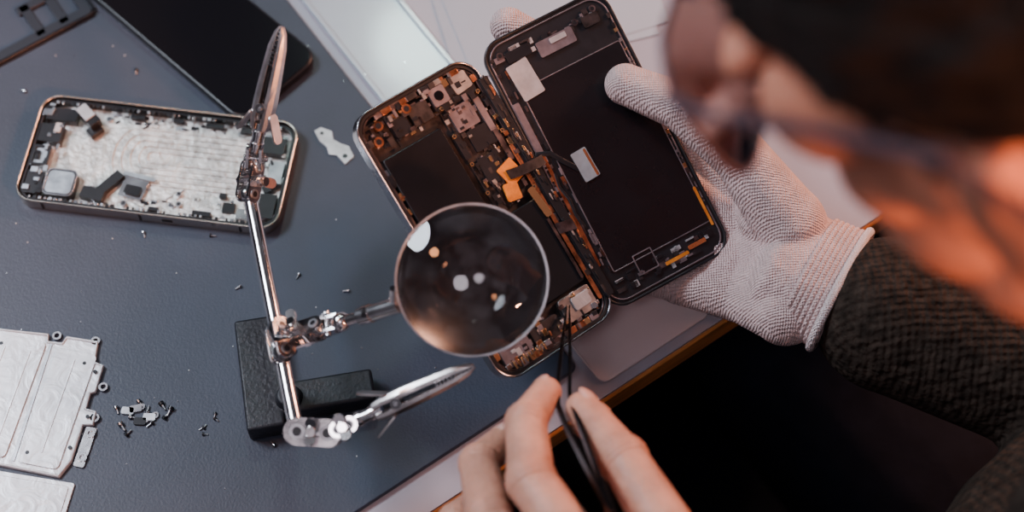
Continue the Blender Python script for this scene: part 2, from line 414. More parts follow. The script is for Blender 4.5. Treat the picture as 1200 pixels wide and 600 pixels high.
# long flex ribbon down hinge side
a.rrect(1.7, 2.75, 7.8, .20, .1, .1, .18, 'copper'); a.rrect(2.9, 2.48, 3.0, .14, .05, .16, .22, 'rose')
a.rrect(.6, 2.55, 1.5, .34, .1, .14, .24, 'gold', rz=6)
a.build('logic_board', ph, bevel=.015)
a = Acc()   # hinge-side connector rail between the two halves
a.rrect(0.2, 3.2, 11.0, .44, .1, .16, .26, 'chip')
for i in range(46):
    a.box((random.uniform(-5.2, 5.6), random.uniform(3.05, 3.36), .27), (random.uniform(.08, .5), random.uniform(.05, .14), .05), random.choice(['copper', 'chip', 'gold', 'rose', 'pcb', 'chip', 'steel_dull']))
a.build('hinge_rail', ph, bevel=.015)
a = Acc()   # camera block + sensors at top end
a.rrect(-5.5, 1.65, 1.15, 2.2, .2, -.24, .10, 'chip')
a.rrect(-5.6, 2.2, .8, .9, .1, .10, .16, 'steel_dull', rz=5); a.rrect(-5.55, 1.0, .8, .8, .1, .10, .18, 'pinksilver')
a.cyl((-5.55, 1.0, .18), (-5.55, 1.0, .2), .22, 'screen_glass', n=20)
a.rrect(-5.3, -.1, .9, 1.0, .1, -.2, .08, 'pcb'); a.rrect(-5.2, -1.2, .8, .8, .1, -.2, .1, 'chip')
for p in ((-5.7, -2.1), (-5.1, -2.45), (-5.75, -.6)):
    a.cyl((*p, -.1), (*p, .16), .22, 'copper', n=18); a.cyl((*p, .16), (*p, .165), .13, 'chip', n=14)
for i in range(90):
    a.box((random.uniform(-6.0, -4.6), random.uniform(-2.6, 2.7), random.uniform(-.1, .18)), (random.uniform(.06, .4), random.uniform(.06, .3), .08), random.choice(['rose', 'pcb', 'chip', 'gold', 'pinksilver', 'chip', 'chip', 'steel_dull']))
a.build('camera_module', ph, bevel=.02)
a = Acc()   # speaker / connector assembly at bottom end
a.rrect(5.25, 1.7, 1.1, 1.7, .15, -.2, .12, 'steel_dull'); a.rrect(5.2, 1.9, .6, .9, .1, .12, .18, 'silver_tape')
a.rrect(5.5, -.2, .9, 1.5, .15, -.2, .1, 'pcb'); a.rrect(5.5, -1.9, 1.0, 1.5, .15, -.2, .14, 'pinksilver')
for i in range(9): a.box((5.98, -2.3+i*.2, .18), (.35, .09, .06), 'gold')
for i in range(90):
    a.box((random.uniform(4.8, 6.0), random.uniform(-2.6, 2.6), random.uniform(0, .16)), (random.uniform(.06, .35), random.uniform(.06, .3), .08), random.choice(['rose', 'steel', 'chip', 'gold', 'pinksilver', 'silver_tape', 'chip', 'copper']))
a.build('connector_board', ph, bevel=.015)

# display half, hinged on the right
YS = V((.862, .49, .05)).normalized(); XS = (BX-YS*BX.dot(YS)).normalized()
H = BC+BY*3.28
SCN = H+YS*3.2+V((.0, .0, .05))
Ts = ph.Mi @ basis(SCN, XS, YS)
a = Acc(Ts)
a.rrect(0, 0, 13.0, 6.3, 1.0, -.22, -.02, 'black_plastic', n=10)
a.rring(0, 0, 13.0, 6.3, 1.0, .12, -.24, .06, 'black_plastic', n=12)
a.build('display_panel', ph, bevel=.04, seg=3)
a = Acc(Ts)
a.rring(0, 0, 12.55, 5.88, .85, .06, -.02, .04, 'pinksilver', n=8)
a.rrect(.45, .25, 8.9, 4.95, .12, -.02, .05, 'panel_back')
a.rring(.45, .25, 9.0, 5.05, .12, .05, -.02, .065, 'pinksilver')
a.build('backing_plate', ph, bevel=.01)
a = Acc(Ts)
a.rrect(-4.35, -1.85, 1.7, 1.05, .08, .0, .1, 'silver_tape', rz=4)
a.rrect(-5.2, .15, .7, 1.8, .08, 0, .1, 'pinksilver'); a.rrect(-5.35, .3, .25, .8, .05, .1, .14, 'silver_tape')
a.rrect(-5.5, -1.6, .5, 1.2, .08, 0, .1, 'chip'); a.rrect(-5.4, 2.0, .5, .8, .08, 0, .1, 'pcb')
a.rrect(.15, -1.2, 1.4, .75, .06, .05, .12, 'silver_tape', rz=3); a.rrect(.15, -.93, 1.3, .12, .04, .12, .14, 'gold', rz=3)
a.tube([(.2, -1.55, .08), (-.4, -2.0, .14), (-1.0, -2.4, .12), (-1.2, -2.9, .1), (-.9, -3.3, .05)], .12, 'chip', n=8, flat=(0, 0, 1))
a.tube([(2.6, -2.5, .06), (1.9, -2.62, .1), (1.2, -2.55, .1), (.5, -2.7, .08), (-.1, -2.6, .08)], .07, 'chip', n=8, flat=(0, 0, 1))
a.rring(5.15, -.75, .95, .95, .06, .05, .0, .09, 'pinksilver'); a.rrect(5.15, -.75, .8, .8, .05, 0, .06, 'panel_back')
a.rrect(5.7, .6, .16, 1.2, .05, 0, .08, 'copper_foil'); a.rrect(5.55, 1.7, .2, .9, .05, 0, .08, 'gold')
a.rrect(4.2, 2.75, 1.9, .12, .05, .03, .09, 'copper_foil'); a.rrect(-1.5, 2.85, 3.4, .07, .03, .03, .07, 'rose')
a.rrect(1.6, -2.72, 5.6, .16, .05, .03, .09, 'copper'); a.rrect(3.0, -2.9, 2.4, .24, .05, .03, .1, 'gold')
a.rrect(-2.4, -2.75, 2.4, .3, .05, .02, .09, 'pinksilver')
for i in range(48):
    x = -5.7+i*.24
    for sy in (-2.82, 2.84):
        if random.random() < .65: a.box((x, sy, .03), (random.uniform(.06, .25), .16, .08), random.choice(['rose', 'chip', 'gold', 'pcb', 'pinksilver', 'steel_dull']))
for i in range(40):
    a.box((random.uniform(-5, 5.4), random.uniform(-2.75, -2.3), .05), (random.uniform(.1, .5), random.uniform(.06, .16), .07), random.choice(['rose', 'chip', 'chip', 'pinksilver', 'copper']))
for i in range(70):
    a.box((random.choice((-5.6, 5.55))+random.uniform(-.35, .35), random.uniform(-2.5, 2.5), .03), (random.uniform(.06, .3), random.uniform(.1, .5), .08), random.choice(['rose', 'chip', 'chip', 'pcb', 'pinksilver', 'silver_tape']))
for p in ((-5.75, -2.4), (-5.8, 2.3), (-5.6, 1.3)):
    a.cyl((*p, 0), (*p, .1), .16, 'rose', n=14); a.cyl((*p, .1), (*p, .105), .09, 'chip', n=12)
a.build('display_components', ph, bevel=.01)
a = Acc()   # flex cable joining the two halves
def ribbon(a, pts, w, k):
    pts = [V(p) for p in pts]; secs = []
    for i, p in enumerate(pts):
        secs.append([p+V((-w/2, 0, .015)), p+V((w/2, 0, .015)), p+V((w/2, 0, -.015)), p+V((-w/2, 0, -.015))])
    a.loft(secs, k)
ribbon(a, [(-1.1, 1.9, .22), (-1.0, 2.4, .32), (-.95, 2.9, .36), (-.9, 3.3, .36), (-.9, 3.7, .33)], .45, 'pcb')
ribbon(a, [(2.0, 2.6, .2), (2.1, 3.0, .32), (2.2, 3.4, .33)], .5, 'rose')
a.build('flex_cable', ph)

# ------------------------------------------------------------------ helping-hand stand with magnifier
hh = Root('helping_hand_magnifier', (-9.8, -7.6, .3))
def wbuild(acc, nm, bevel=0, **k): return acc.build(nm, hh, world=True, bevel=bevel, **k)
a = Acc()
tpoly = [(-.85, -2.7), (.85, -2.7), (.85, .7), (4.9, .7), (4.9, 2.15), (.85, 2.15), (.85, 2.7), (-.85, 2.7)]
a.prism(tpoly, .3, 1.5, 'cast_iron', basis((-11.2, -6.6, 0), (.983, .181, 0), (.181, -.983, 0)) @ Matrix.Diagonal((1, 1, -1, 1)))
for q in range(len(a.v)): a.v[q] = V((a.v[q].x, a.v[q].y, abs(a.v[q].z)))
wbuild(a, 'base', .14, seg=3)
a = Acc(); a.cyl((-9.8, -7.85, 1.4), (-9.8, -7.85, 1.9), .65, 'cast_iron', r1=.5)
wbuild(a, 'base_boss', .1, seg=3)
a = Acc()
a.cyl((-9.8, -7.85, 1.4), (-9.75, -7.6, 6.2), .32, 'steel')
B0 = V((-11.45, -.2, 6.4)); B1 = V((-8.85, -10.9, 5.7)); bd = (B1-B0).normalized()
a.cyl(B0, B1, .31, 'chrome', n=24); a.sphere(B0, .36, 'chrome'); a.sphere(B1, .36, 'chrome')
wbuild(a, 'crossbar')

def swivel(a, c, d, n_, L=1.7, w=.62, gap=.45, wing=True):
    """two parallel cheek plates along d squeezed by a wing screw along n_, balls in between"""
    c = V(c); d = V(d).normalized(); n_ = V(n_); n_ = (n_-d*n_.dot(d)).normalized(); s_ = n_.cross(d)
    for sg in (-1, 1):
        M = basis(c+n_*sg*gap/2*1.1, d, s_)
        a.prism(rr_poly(L, w, w/2-.01, 8), -.06, .06, 'chrome', M)
        for e in (-1, 1):
            q = c+d*e*(L/2-w/2)+n_*sg*(gap/2*1.1+.055)
            a.cyl(q, q+n_*sg*.05, w*.28, 'steel_dull', n=14)
            a.cyl(q+n_*sg*.05, q+n_*sg*.055, w*.17, 'chip', n=12)
        a.sphere(c+d*(L/2-w/2), gap*.62, 'steel'); a.sphere(c-d*(L/2-w/2), gap*.62, 'steel')
    a.cyl(c-n_*(gap*.9), c+n_*(gap*1.2), .14, 'steel'); a.cyl(c+n_*(gap*.6), c+n_*(gap*1.0), .27, 'steel', n=6)
    if wing:
        e = c+n_*(gap*1.25)
        for sg in (-1, 1):
            M = basis(e+s_*sg*.28+n_*.12, s_*sg+n_*.5, d)
            a.prism(rr_poly(.62, .45, .2, 6), -.05, .05, 'chrome', M)
        a.cyl(c+n_*(gap*.9), e+n_*.2, .2, 'chrome')
        a.cyl(c-n_*gap*.75, c-n_*gap*1.05, .25, 'chrome', n=6)

def croc(a, p0, p1, up, mouth=.14, sc=1.0):
    """crocodile clip: crimp tube at p0, two toothed channel jaws closing at p1, finger tabs at the back"""
    p0 = V(p0); p1 = V(p1); d = (p1-p0); L = d.length; d.normalize(); up = V(up); up = (up-d*up.dot(d)).normalized()
    s_ = d.cross(up)
    a.cyl(p0-d*.1, p0+d*1.2, .25*sc, 'steel'); a.cyl(p0+d*.1, p0+d*.3, .31*sc, 'chrome'); a.cyl(p0+d*.7, p0+d*.85, .29*sc, 'chrome')
    for sg in (-1, 1):
        prof = [(.9, .14, .28, .20), (1.4, .16, .34, .28), (2.2, .12, .34, .34), (3.0, .06+mouth*.6, .30, .32), (L-.9, .03+mouth*.7, .22, .26), (L-.25, .02+mouth*.35, .17, .17), (L, .01, .13, .09)]
        secs = []; prof = [(t, o_*sc, hw*sc, th*sc) for t, o_, hw, th in prof]
        for t, off, hw, th in prof:
            c = p0+d*t+up*sg*off
            sec = [c+s_*hw, c+s_*hw+up*sg*th*.5, c+s_*hw*.6+up*sg*th, c-s_*hw*.6+up*sg*th, c-s_*hw+up*sg*th*.5, c-s_*hw]
            inner = [c-s_*(hw-.05), c-s_*(hw-.05)*.8+up*sg*(th*.5-.02), c-s_*hw*.3+up*sg*max(th-.09, .01), c+s_*hw*.3+up*sg*max(th-.09, .01), c+s_*(hw-.05)*.8+up*sg*(th*.5-.02), c+s_*(hw-.05)]
            secs.append(sec+inner)
        a.loft(secs, 'clip_metal')
        for i in range(10):      # teeth
            t = L-.12-i*.17
            f = (t-(L-.9))/.9; f = max(-.9, min(1, f))
            off = (.02+(1-f)*(.03+mouth*.7)*.9)*sc if f > 0 else (.04+mouth*.7)*sc
            hw = (.13+(1-f)*.09)*sc
            c = p0+d*t+up*sg*off
            for q in (-1, 1):
                b = c+s_*q*hw
                a.add([b-d*.085, b+d*.085, b-up*sg*.10*sc, b-d*.085-s_*q*.05, b+d*.085-s_*q*.05, b-up*sg*.10*sc-s_*q*.05], [(0, 1, 2), (5, 4, 3), (0, 3, 4, 1), (1, 4, 5, 2), (2, 5, 3, 0)], 'steel')
        # finger tab, a continuation of the opposite jaw past the pivot
        t0 = p0+d*1.5+up*sg*.42*sc
        M = basis(t0+up*sg*.28-d*.35, -d+up*sg*.5, s_)
        a.prism(rr_poly(1.3, .62*sc, .22*sc, 6), -.04, .04, 'clip_metal', M)
        a.cyl(p0+d*1.9-s_*.37*sc*1.0, p0+d*1.9-s_*.30*sc, .22*sc, 'steel'); a.cyl(p0+d*1.9+s_*.30*sc, p0+d*1.9+s_*.38*sc, .22*sc, 'steel')
    # black bar standing in for the shade between the jaws, then the spring
    a.box(p0+d*(L*.55), (L*.6, .05, .34*sc), 'chip', R=basis((0, 0, 0), d, up))
    a.cyl(p0+d*1.9-s_*.42*sc, p0+d*1.9+s_*.42*sc, .09, 'steel_dull')
    pts = [p0+d*1.9+s_*(-.22+.44*i/60)+(d*math.cos(i*.63)+up*math.sin(i*.63))*.2 for i in range(61)]
    a.tube(pts, .035, 'steel_dull', n=6)

a = Acc()   # centre joint
swivel(a, (-9.65, -7.35, 6.3), bd, (.5, -.1, .8), L=1.9, w=.8, gap=.7)
swivel(a, (-8.7, -7.3, 6.9), (1, .12, .45), (-.3, .2, .9), L=2.3, w=.75, gap=.6)
swivel(a, (-7.6, -7.15, 7.3), (1, .1, .45), (.2, .9, .2), L=1.6, w=.6, gap=.5, wing=False)
a.cyl((-9.9, -6.6, 6.2), (-9.3, -7.9, 6.1), .42, 'steel')
a.sphere((-7.0, -7.15, 7.7), .42, 'chrome')
a.cyl((-7.0, -7.15, 7.7), (-5.9, -7.15, 8.35), .24, 'chrome')
a.cyl((-6.2, -7.15, 8.2), (-4.55, -7.1, 9.2), .36, 'steel', r1=.34)
a.cyl((-5.9, -7.14, 8.38), (-5.7, -7.14, 8.5), .40, 'chrome')
wbuild(a, 'swivel_joint', .02)
LC = V((-1.6, -6.4, 10.0))
ln = (V((.02, -.44, .90))).normalized()
LM = basis(LC, V((1, 0, 0)), ln.cross(V((1, 0, 0))))
a = Acc()
n = 72; Rl = 3.02
secs = []
for i in range(n):
    c = V((math.cos(2*pi*i/n), math.sin(2*pi*i/n), 0))
    prof = [(Rl-.02, -.12), (Rl+.05, -.13), (Rl+.07, 0), (Rl+.05, .13), (Rl-.02, .12)]
    secs.append([LM @ (c*p[0]+V((0, 0, p[1]))) for p in prof])
a.loft(secs, 'steel_dull', closed=True)
e0 = LM @ V((-Rl-.06, -.35, 0))
a.cyl((-4.75, -7.1, 9.1), e0, .22, 'chrome')
wbuild(a, 'lens_rim')
a = Acc()
prof = []
m = 18; sag = .80
for j in range(m+1): prof.append((Rl*j/m, sag*(1-(j/m)**2)+.06))
vs = [LM @ V((0, 0, prof[0][1]))]; fs = []
rings = prof[1:]+[(q[0], -q[1]) for q in prof[1:][::-1]]
for rr, zz in rings:
    for i in range(n): vs.append(LM @ V((rr*math.cos(2*pi*i/n), rr*math.sin(2*pi*i/n), zz)))
vs.append(LM @ V((0, 0, -prof[0][1])))
for i in range(n): fs.append([0, 1+i, 1+(i+1) % n])
for q in range(len(rings)-1):
    for i in range(n): fs.append([1+q*n+i, 1+(q+1)*n+i, 1+(q+1)*n+(i+1) % n, 1+q*n+(i+1) % n])
q = len(rings)-1
for i in range(n): fs.append([len(vs)-1, 1+q*n+(i+1) % n, 1+q*n+i])
a.add(vs, fs, 'glass'); wbuild(a, 'magnifying_lens', angle=50)

a = Acc()   # upper clip
swivel(a, B0+V((.1, .25, .45)), (.15, .9, .35), (.8, -.2, .5), L=1.9, w=.75, gap=.6)
swivel(a, B0+V((.3, 1.0, 1.1)), (.1, .6, .75), (.9, 0, -.1), L=1.3, w=.6, gap=.5, wing=False)
croc(a, (-11.05, 1.05, 7.9), (-9.65, 4.5, 12.0), (.9, -.35, .15), mouth=.10, sc=1.05)
wbuild(a, 'crocodile_clip_1', .008)
a = Acc()   # lower clip
swivel(a, (-8.1, -11.2, 5.7), (1, -.08, .05), (.05, -.35, .93), L=2.4, w=1.15, gap=.5)
swivel(a, (-6.85, -11.05, 5.95), (.9, .35, .15), (.2, -.3, .9), L=1.2, w=.7, gap=.5)
croc(a, (-6.4, -10.8, 6.0), (-1.55, -9.1, 7.6), (-.25, .65, .45), mouth=.08, sc=1.05)
wbuild(a, 'crocodile_clip_2', .008)

# ------------------------------------------------------------------ loose parts on the mat
r = Root('metal_shield_plate', (-21.2, -7.8, .3), (.975, -.2, 0), (.2, .975, 0))
a = Acc()
poly = [(-3.0, 3.3), (-.6, 3.5), (-.5, 3.15), (0.2, 3.2), (.3, 3.55), (1.75, 3.6), (1.9, 2.6), (2.35, 2.5), (2.4, 1.2), (2.2, 1.1), (2.25, .3), (2.75, .25), (2.8, -.35), (2.35, -.45), (2.4, -2.2), (2.1, -3.0), (-3.0, -3.0)]
a.prism(poly, 0, .16, 'foil_plate')
a.tube([(p[0]*.98, p[1]*.98, .17) for p in poly], .07, 'foil_plate', n=8, closed=True)
a.build('plate', r, bevel=.02)
a = Acc()
a.rrect(-.2, .2, .14, 5.8, .05, .16, .2, 'steel_dull', rz=2)
a.rrect(-1.65, .2, 2.3, 5.7, .25, .16, .24, 'foil_plate'); a.rrect(1.0, .1, 1.9, 5.6, .25, .16, .24, 'foil_plate')
for x in (-2.3, -1.1, 1.0): a.rrect(x, .2, .10, 4.6, .05, .24, .27, 'foil_plate')
a.rrect(2.75, -1.4, .5, 1.9, .1, .02, .1, 'steel')
for p in ((-2.5, 2.6), (1.5, 2.4), (.4, -2.2), (2.1, 2.1), (2.15, -1.6), (2.45, -.05)):
    a.cyl((*p, .2), (*p, .25), .09, 'chip', n=14)
for p in ((2.75, .0), (2.8, -.75), (2.8, -1.9), (1.6, 3.6), (-.2, 3.5), (2.65, 1.5)):
    a.rring(*p, .42, .42, .2, .1, .02, .16, 'steel', n=5)
a.build('tabs', r, bevel=.015)
r = Root('adhesive_card', (-21.6, -12.8, .3), (.985, -.17, 0), (.17, .985, 0))
a = Acc(); a.rrect(0, 0, 4.6, 3.6, .1, 0, .10, 'foil_plate'); a.rrect(.1, .1, 4.0, 3.0, .1, .10, .14, 'foil_plate'); a.build('card', r, bevel=.02)

r = Root('screw_bracket', (-8.65, 5.9, .3), (.68, -.73, 0), (.73, .68, 0))
a = Acc()
a.prism([(-1.15, .2), (-.6, .45), (-.2, .2), (.2, .3), (.6, .5), (1.2, .3), (1.25, -.3), (.6, -.25), (.3, -.5), (-.1, -.3), (-.6, -.35), (-1.2, -.15)], 0, .09, 'silver_tape')
a.cyl((.9, 0, .09), (.9, 0, .1), .13, 'chip'); a.cyl((-.85, .02, .09), (-.85, .02, .1), .1, 'chip'); a.build('bracket', r, bevel=.015)

r = Root('loose_screws', (-16, -8.3, .3))
a = Acc()
def screw(x, y, ang, s=1.0, k='steel'):
    c = V((x, y, .3+.09*s)); d = V((math.cos(ang), math.sin(ang), .1))
    a.cyl(c, c+d*.13*s, .13*s, k, n=14); a.cyl(c, c-d*.3*s, .055*s, 'steel_dull', n=10); a.cyl(c+d*.131*s, c+d*.135*s, .06*s, 'chip', n=6)
for p in ((-17.6, -7.9), (-17.3, -8.7), (-16.9, -8.3), (-16.6, -7.6), (-16.2, -8.0), (-16.0, -8.6), (-15.6, -7.7), (-15.4, -8.3), (-15.2, -7.95), (-17.0, -9.1)):
    screw(*p, random.uniform(0, 6), random.uniform(.75, 1.05), random.choice(['steel', 'steel', 'chip']))
for i in range(5): screw(-13.2+random.uniform(-.6, .3), -8.5+random.uniform(-.7, .7), random.uniform(0, 6), .6, 'chip')
for p in ((-9.9, -1.2), (-18.6, 10.2), (-19.4, 7.9), (-17.3, 1.0), (-14.1, .9), (-10.5, -9.6), (-7.6, -2.0), (-24, 9), (-12.6, -1.8), (-7.9, -3.4)):
    screw(*p, random.uniform(0, 6), .7, random.choice(['steel', 'chip']))
a.build('screws', r, world=True)
r = Root('tiny_connector_parts', (-16.9, -8.2, .3))
a = Acc()
for x, y in ((-17.1, -8.0), (-16.5, -8.5), (-16.75, -7.9), (-16.1, -8.3)):
    a.rrect(x, y, .55, .34, .08, .3, .42, random.choice(['steel', 'chip', 'steel_dull']), rz=random.uniform(0, 180))
    a.rring(x+.25, y+.1, .3, .3, .13, .07, .3, .4, 'steel', n=5)
for i in range(70):     # grains of solder/dust crumbs
    x = random.uniform(-25, -2); y = random.uniform(-12, 13)
    a.box((x, y, .315), (.05, .05, .03), random.choice(['steel', 'white_print']), rz=random.uniform(0, 90))
a.build('parts', r, world=True)

# ------------------------------------------------------------------ tweezers
tw = Root('tweezers', (2.2, -10, 8))
a = Acc()
tipP = V((2.44, -4.75, 4.35)); grip = V((2.0, -11.1, 8.6)); rear = V((3.6, -17.0, 12.2))
for sg in (-1, 1):
    secs = []
    for i in range(15):
        t = i/14
        if t < .55: c = tipP.lerp(grip, t/.55)
        else: c = grip.lerp(rear, (t-.55)/.45)
        sep = (.05+.20*math.sin(min(1, t/.62)*pi/2)) if t < .62 else .25*(1-(t-.62)/.38)+.03
        w = .04+.14*min(1, t/.45)**.8; th = .04+.04*min(1, t*3)
        d = (grip-tipP if t < .55 else rear-grip).normalized()
        sx = V((1, 0, 0)); sx = (sx-d*sx.dot(d)).normalized(); up = sx.cross(d)
        c = c+sx*sg*sep
        secs.append([c+up*w+sx*sg*th, c+up*w-sx*sg*th, c-up*w-sx*sg*th, c-up*w+sx*sg*th])
    a.loft(secs, 'tweezer')
a.build('arms', tw, world=True, bevel=.02)

# ------------------------------------------------------------------ technician
tech = Root('technician', (30, -21, -20))

def finger(a, pts, rs):
    for i in range(len(pts)-1): a.capsule(pts[i], rs[i], pts[i+1], rs[i+1])

# --- bare left hand
a = Acc()
IDX = [(3.2, -19.3, 11.2), (.72, -15.0, 10.3), (.55, -12.3, 9.4), (1.35, -10.55, 8.3)]
MID = [(1.5, -20.9, 10.9), (-.85, -16.2, 9.4), (-1.3, -13.4, 7.9), (-.35, -11.9, 6.6)]
RNG = [(.5, -22.4, 10.1), (-2.1, -18.0, 8.2), (-2.2, -15.3, 6.6), (-1.2, -13.9, 5.3)]
PNK = [(.2, -23.7, 9.0), (-1.8, -19.9, 7.0), (-1.9, -17.7, 5.6), (-1.1, -16.4, 4.6)]
THB = [(6.6, -21.5, 10.8), (5.85, -17.2, 10.4), (4.25, -13.9, 9.6), (2.8, -11.35, 8.5)]
finger(a, IDX, [1.12, .95, .82, .64]); finger(a, MID, [1.08, .92, .80, .64]); finger(a, RNG, [1.0, .86, .76, .62]); finger(a, PNK, [.9, .76, .66, .54])
finger(a, THB, [1.4, 1.12, .94, .72])
for P_, rr in ((IDX, 1.02), (MID, .98), (RNG, .9), (PNK, .8)):
    a.sphere(P_[1], rr, 'skin'); a.sphere(P_[2], rr*.87, 'skin')
a.sphere(THB[2], 1.04, 'skin'); a.sphere(V(THB[3]).lerp(V(THB[2]), .25), (.84, .84, .72), 'skin')
WR = V((6.6, -27.2, 11.0))
for P_, r0 in ((IDX, 1.15), (MID, 1.2), (RNG, 1.15), (PNK, 1.05)): a.capsule(P_[0], r0, WR+V((-.8, .6, -.3)), 1.7)
a.capsule(THB[0], 1.45, WR, 2.0); a.sphere((4.2, -22.2, 10.4), (2.6, 2.9, 1.5), 'skin'); a.capsule(THB[0], 1.1, IDX[0], .8)
a.sphere((4.2, -19.3, 10.1), (1.9, 1.5, .9), 'skin'); a.capsule((5.3, -17.6, 9.9), .8, (2.7, -17.8, 10.2), .8)
ELB_L = V((20, -42, 3))
a.capsule(WR, 2.3, WR.lerp(ELB_L, .4), 3.0)
def crease_post(chains):
    """press shallow skin folds across the finger joints"""
    def post(me, root):
        M = root.M
        js = []
        for P_ in chains:
            for j in (1, 2):
                d = (V(P_[j+1])-V(P_[j-1])).normalized(); js.append((V(P_[j]), d))
        for v in me.vertices:
            w = M @ (v.co/SC)
            for c, d in js:
                q = w-c
                if q.length < 1.6:
                    t = q.dot(d); rad = (q-d*t)
                    if rad.length < .3: continue
                    s = 0
                    for off in (-.32, -.1, .14, .36): s += math.exp(-((t-off)/.06)**2)
                    w = w-rad.normalized()*.055*s
            v.co = (root.Mi @ w)*SC
    return post
organic(a, 'left_hand', tech, .06, 7, ('skin',), post=crease_post([IDX, MID, RNG, THB]))
# nails
def nail(nm, tip, prev, up, w=.55, l=.62, r=.7):
    tip = V(tip); d = (tip-V(prev)).normalized(); up = V(up); up = (up-d*up.dot(d)).normalized(); s_ = d.cross(up)
    M = basis((0, 0, 0), d, s_); M = M.to_3x3().to_4x4()
    b = Acc(); b.sphere(tip+up*(r*.66)+d*.12, (l, w, .2), 'nail', R=M)
    b.build(nm, tech, world=True)
nail('index_nail', IDX[3], IDX[2], (-.7, .3, .6), w=.42, l=.5, r=.64)
nail('thumb_nail', THB[3], THB[2], (.7, .3, .6), w=.5, l=.6, r=.78)
nail('middle_nail', MID[3], MID[2], (-.6, .7, .5), r=.66)

# --- gloved right hand
a = Acc()
g1 = [(8.1, 3.5, 4.5), (4.2, 5.2, 6.5), (1.9, 6.3, 7.5), (-.15, 7.2, 8.3)]
g2 = [(7.5, 1.6, 3.8), (3.0, 2.8, 5.4), (1.0, 3.4, 6.0), (-.6, 3.9, 6.5)]
g3 = [(7.3, -.5, 3.0), (2.8, .3, 4.3), (1.0, .8, 4.8), (-.4, 1.2, 5.2)]
g4 = [(7.6, -2.4, 2.1), (4.0, -2.0, 2.9), (2.4, -1.8, 3.3), (1.3, -1.6, 3.6)]
gt = [(12.2, -1.0, 5.0), (9.9, 1.3, 7.0), (7.3, 2.95, 8.3), (4.95, 4.05, 8.35)]
finger(a, g1, [1.12, 1.02, .95, .85]); finger(a, g2, [1.12, 1.05, .95, .85]); finger(a, g3, [1.08, 1.0, .92, .82]); finger(a, g4, [1.0, .92, .85, .75])
finger(a, gt, [1.65, 1.25, 1.08, .93])
fa = V((.86, -.50, 0)).normalized()
WC = V((12.9, -2.8, 3.8))
for P_, mid_, r0, r1 in ((g1, (10.7, 1.0, 3.1), 1.2, 1.45), (g2, (10.5, -.4, 2.6), 1.2, 1.45), (g3, (10.4, -1.7, 2.3), 1.15, 1.4), (g4, (10.2, -3.0, 2.2), 1.1, 1.4)):
    a.capsule(P_[0], r0, mid_, r1); a.capsule(mid_, r1, WC+V((-.4, .2, -.2)), 2.0)
RW = basis((0, 0, 0), fa, V((.5, .86, 0)))
a.sphere((10.7, -1.2, 2.6), (2.6, 3.0, 1.35), 'skin', R=RW)
a.capsule((10.1, -3.0, 2.2), 1.3, (12.0, -4.5, 3.4), 1.6)
a.sphere((12.0, -.5, 4.4), (2.1, 1.8, 1.6), 'skin', R=RW)
for t in range(6): a.sphere(WC+fa*(t*.5-1.0), (1.2, 2.7+.05*t, 2.05), 'skin', R=RW)
organic(a, 'right_hand_glove', tech, .085, 6, ('glove',))
a = Acc()
CE = WC+fa*1.75
for q in range(7):
    ra, rb, tr = (3.0, 2.32, .20) if q == 0 else (2.86-.015*q, 2.17-.01*q, .13)
    c = CE-fa*(q*.24+(.06 if q else 0))
    a.tube([c+RW.to_3x3() @ V((0, ra*math.cos(2*pi*i/40), rb*math.sin(2*pi*i/40))) for i in range(40)], tr, 'glove_hem' if q == 0 else 'glove', n=10, closed=True)
a.build('glove_cuff', tech, world=True)

# --- sweater: torso, shoulders, both sleeves as one continuous surface
FD = V((-.72, .69, 0)); WD = V((.69, .72, 0))       # chest facing / towards his right side
RT = basis((0, 0, 0), WD, FD)
a = Acc()
C7 = V((27, -19, 28))
a.sphere((28.5, -20.5, -12), (16.5, 12, 13), 'skin', R=RT); a.sphere((27.5, -20, 2), (16, 11.5, 13), 'skin', R=RT)
a.sphere((28.5, -20.5, 15), (17.5, 11, 12), 'skin', R=RT)
SR = V((28.5, -20, 21))+WD*18; SL = V((28.5, -20, 21))-WD*18
a.capsule(SR, 6.5, SL, 6.5); a.capsule(C7+V((0, 0, -3)), 7, (28.5, -20.5, 16), 9)
ELB_R = V((39, -12.5, 1.5))
a.capsule(SR, 6.2, ELB_R, 4.9)
st = CE-fa*.1+V((0, 0, .0))
a.capsule(ELB_R, 4.9, st+fa*2.6, 3.5)
for t in range(5): a.sphere(st+fa*(t*.5+.75), (.8, 3.0+.12*t, 2.45+.15*t), 'skin', R=RW)
a.capsule(SL, 6.2, ELB_L, 4.8); a.capsule(ELB_L, 4.8, WR.lerp(ELB_L, .3), 3.6)
organic(a, 'sweater', tech, .35, 4, ('sweater',))
# --- trousers + shoes
a = Acc()
HR = V((29, -21, -23))+WD*8.5; HL = V((29, -21, -23))-WD*8.5
KR = HR+FD*38+WD*5; KL = HL+FD*38-WD*5
a.capsule(HR, 11, HL, 11)
for h_, k_ in ((HR, KR), (HL, KL)):
    k_.z = -23.5
    an = k_+V((0, 0, -42))-FD*6
    a.capsule(h_, 9.5, k_, 6.6); a.capsule(k_, 6.6, an, 4.4)
organic(a, 'trousers', tech, .5, 4, ('trousers',))
for nm, k_ in (('right_shoe', KR), ('left_shoe', KL)):
    an = k_+V((0, 0, -42))-FD*6
    b = Acc(); b.capsule(V((an.x, an.y, -67)), 4.6, V((an.x, an.y, -70.5)), 4.3); b.capsule(V((an.x, an.y, -71)), 3.9, V((an.x, an.y, -71.8))+FD*15, 3.1)
    organic(b, nm, tech, .4, 4, ('shoe',))

